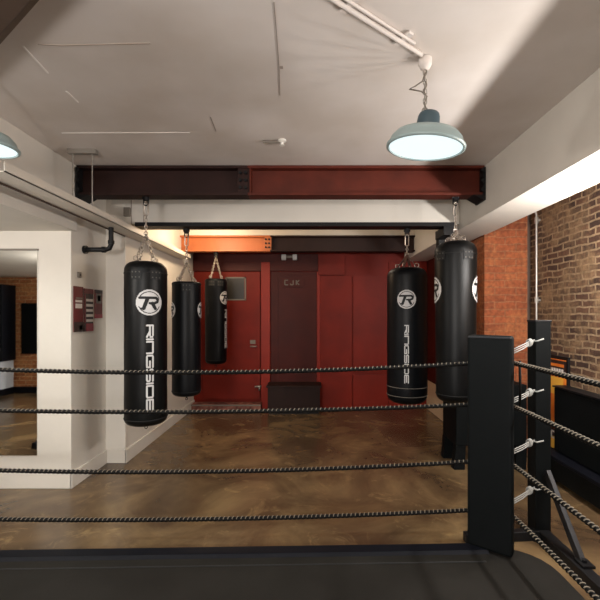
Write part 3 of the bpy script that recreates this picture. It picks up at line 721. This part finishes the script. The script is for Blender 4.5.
def rope(label, z, sag, sagr):
    t = thing('ring_rope', label, 'rope', (CX, CY, z), 'black ropes around the boxing ring')
    pts = []; L = 0
    X0 = -2.70
    def bk(x):
        f = (CX-x)/(CX-X0); return Vector((x, back(x), z-sag*4*f*(1-f)))
    n = 180
    raw = [bk(X0+(CX-.07-X0)*i/n) for i in range(n)]
    for k in range(7):
        a = pi/2*k/6; raw.append(Vector((CX-.07+.07*sin(a), back(CX-.07)-.07+.07*cos(a), z)))
    ye = -2.1; ys_ = back(CX)-.075
    for i in range(1, n+1):
        f = i/n; raw.append(Vector((CX, ys_+(ye-ys_)*f, z-sagr*4*f*(1-f))))
    # resample
    step = .0075; P2 = [raw[0]]; acc = 0
    cur = raw[0]
    for p in raw[1:]:
        seg = p-cur; l = seg.length
        while acc+l >= step:
            cur = cur+seg.normalized()*(step-acc); P2.append(cur.copy()); seg = p-cur; l = seg.length; acc = 0
        acc += l; cur = p
    m = len(P2)
    fr = []
    for i in range(m):
        tg = (P2[min(i+1,m-1)]-P2[max(i-1,0)]).normalized(); sd = tg.cross(Vector((0,0,1))).normalized(); up = sd.cross(tg)
        fr.append((sd, up))
    q = MB()
    for k in range(3):
        pp = []
        for i in range(m):
            th = 2*pi*(i*step/.081+k/3); sd, up = fr[i]
            pp.append(P2[i]+(sd*cos(th)+up*sin(th))*.0056)
        q.tube(pp, .0076, 6)
    q.build('rope_core', M['rope'], t, smooth=True)
    q = MB(); per = .027; i = 0; s_ = .01
    while s_ < (m-3)*step:
        pp = []
        for j in range(6):
            th = radians(20+j*22)       # across the top, from the ring side over the crown
            i_ = (s_+j*.0016)/step; a = int(i_); p = P2[a].lerp(P2[a+1], i_-a); sd, up = fr[a]
            pp.append(p+(-sd*cos(th)*-1+up*sin(th))*.0132)
        q.tube(pp, .0030, 5); s_ += per
    o = q.build('lacing', M['stitch'], t); o['kind'] = 'stuff'
rope('topmost black ring rope with pale lacing, crossing in front of the bags', EYE-.289, .065, .01)
rope('second black ring rope from the top, crossing the bottoms of the bags', EYE-.55, .045, .01)
rope('third black ring rope from the top, low across the brown floor', EYE-.902, .06, .02)
rope('lowest black ring rope with pale lacing, just above the ring floor', EYE-1.208, .045, .0)
# corner pad
t = thing('corner_pad', 'tall black corner pad in front of the ropes at the ring corner', 'corner pad', (1.06, 2.37, .05))
nrm = Vector((-.60,-.80,0)).normalized(); sdv = Vector((nrm.y, -nrm.x, 0)).normalized()
pc = Vector((1.07, 2.375, 0))
q = MB(); q.obox(pc+Vector((0,0,.685)), sdv, nrm, (0,0,1), .125, .035, .635); q.build('pad_body', M['pad'], t, bevel=.018)
q = MB(); q.obox(pc-nrm*.0+Vector((0,0,1.308)), sdv, nrm, (0,0,1), .119, .0375, .006); tag(q.build('pad_piping', M['greymetal'], t, bevel=.003), 'grey piping along the top')
q = MB()
for z in (EYE-.289, EYE-.547, EYE-.898, EYE-1.205):
    q.bar(pc-nrm*.034+Vector((0,0,z)), Vector((CX-.05, CY-.06, z)), .03, .008)
split(q, 'tie_strap', M['pad'], t)
# spacer tie between the ropes, just right of the pad
q = MB(); q.tube([(CX+.018, 2.36, EYE-.27), (CX+.02, 2.36, EYE-.42), (CX+.018, 2.36, EYE-.545)], .008, 8)
tag(q.build('rope_spacer', M['rope'], smooth=True), 'thin black tie joining the top two ropes beside the corner pad', 'tie')
# white cord lashings from ropes to post
def lashing(label, zp, zr):
    a = Vector((1.215, 2.43, zr)); c = Vector((1.455, 2.585, zp))
    t = thing('cord_lashing', label, 'cord', a, 'white cord lashings at the corner post')
    d = c-a; up = Vector((0,0,1)); sd = d.cross(up).normalized()
    q = MB()
    for k in range(3):
        o = up*((k-1)*.0125)
        pts = [a+d*.03+o+sd*.01, a+d*.4+o*1.05+sd*.012, a+d*.8+o*.7+sd*.004, c+o*.2]
        q.tube(pts, .0036, 6)
    split(q, 'cord_strand', M['cord'], t, smooth=True)
    q = MB(); m_ = a+d*.72
    for k in range(3):
        cc = m_+d*(k*.035)
        q.tube([cc+(up*cos(2*pi*j/12)*.022+sd*sin(2*pi*j/12)*.014) for j in range(12)], .0045, 6, closed=True)
    split(q, 'cord_knot', M['cord'], t, smooth=True)
    q = MB(); q.tube([c-d*.1, c-d*.02+Vector((0,-.03,-.004)), c+Vector((.03,-.045,.01))], .005, 6); q.build('cord_tail', M['cord'], t, smooth=True)
for lab, y1, y0 in (('white cord lashing tied to the corner post, topmost of four', 340, 352), ('white cord lashing tied to the corner post, second from the top', 390, 401),
                    ('white cord lashing tied to the corner post, third from the top', 440, 452), ('white cord lashing tied to the corner post, lowest of four', 487, 502)):
    lashing(lab, EYE+(315-y1)/400*2.585, EYE+(315-y0)/400*2.43)

# ------------------------------------------------------------------- lights
def plight(name, loc, e, col, r=.08):
    l = bpy.data.lights.new(name, 'POINT'); l.energy = e; l.color = col; l.shadow_soft_size = r
    o = bpy.data.objects.new(name, l); o.location = loc; C.objects.link(o); return o
for i in range(5):
    plight('bay_light', (1.94, 1.35+.3*i, EYE+.45), 27, (1,.96,.92), .035)
plight('back_light', (-1.25, 4.95, EYE+1.0), 24, (1,.76,.5), .06)
plight('back_light', (.35, 4.75, EYE+1.0), 5, (1,.84,.66), .06)  # weak fill, added to brighten the right part of the far white strip
plight('left_bay_light', (-2.75, 1.6, EYE+.45), 60, (1,.95,.88), .1)
plight('hall_fill', (-.9, -1.4, EYE+.1), 225, (1,.96,.94), .2)  # general fill added behind the camera to lift the ceiling, no fixture
for x in (LX, -1.625):
    l = bpy.data.lights.new('pendant_light', 'SPOT'); l.energy = 34; l.color = (.9,1,1); l.spot_size = radians(158); l.spot_blend = .5; l.shadow_soft_size = .03
    o = bpy.data.objects.new('pendant_light', l); o.location = (x, LY, LZ-.02); C.objects.link(o)
w = bpy.data.worlds.new('world'); SC.world = w; w.use_nodes = True
w.node_tree.nodes['Background'].inputs[0].default_value = (.02,.02,.02,1)

# ------------------------------------------------------------------- camera
cam = bpy.data.cameras.new('camera'); co = bpy.data.objects.new('camera', cam); C.objects.link(co)
co.location = (0,0,EYE); co.rotation_euler = (pi/2,0,0)
cam.sensor_width = 36; cam.lens = 24.0; cam.shift_x = -10/600; cam.shift_y = 15/600; cam.clip_start = .05
SC.camera = co
SC.view_settings.view_transform = 'Standard'; SC.view_settings.look = 'None'; SC.view_settings.exposure = 0; SC.view_settings.gamma = 1
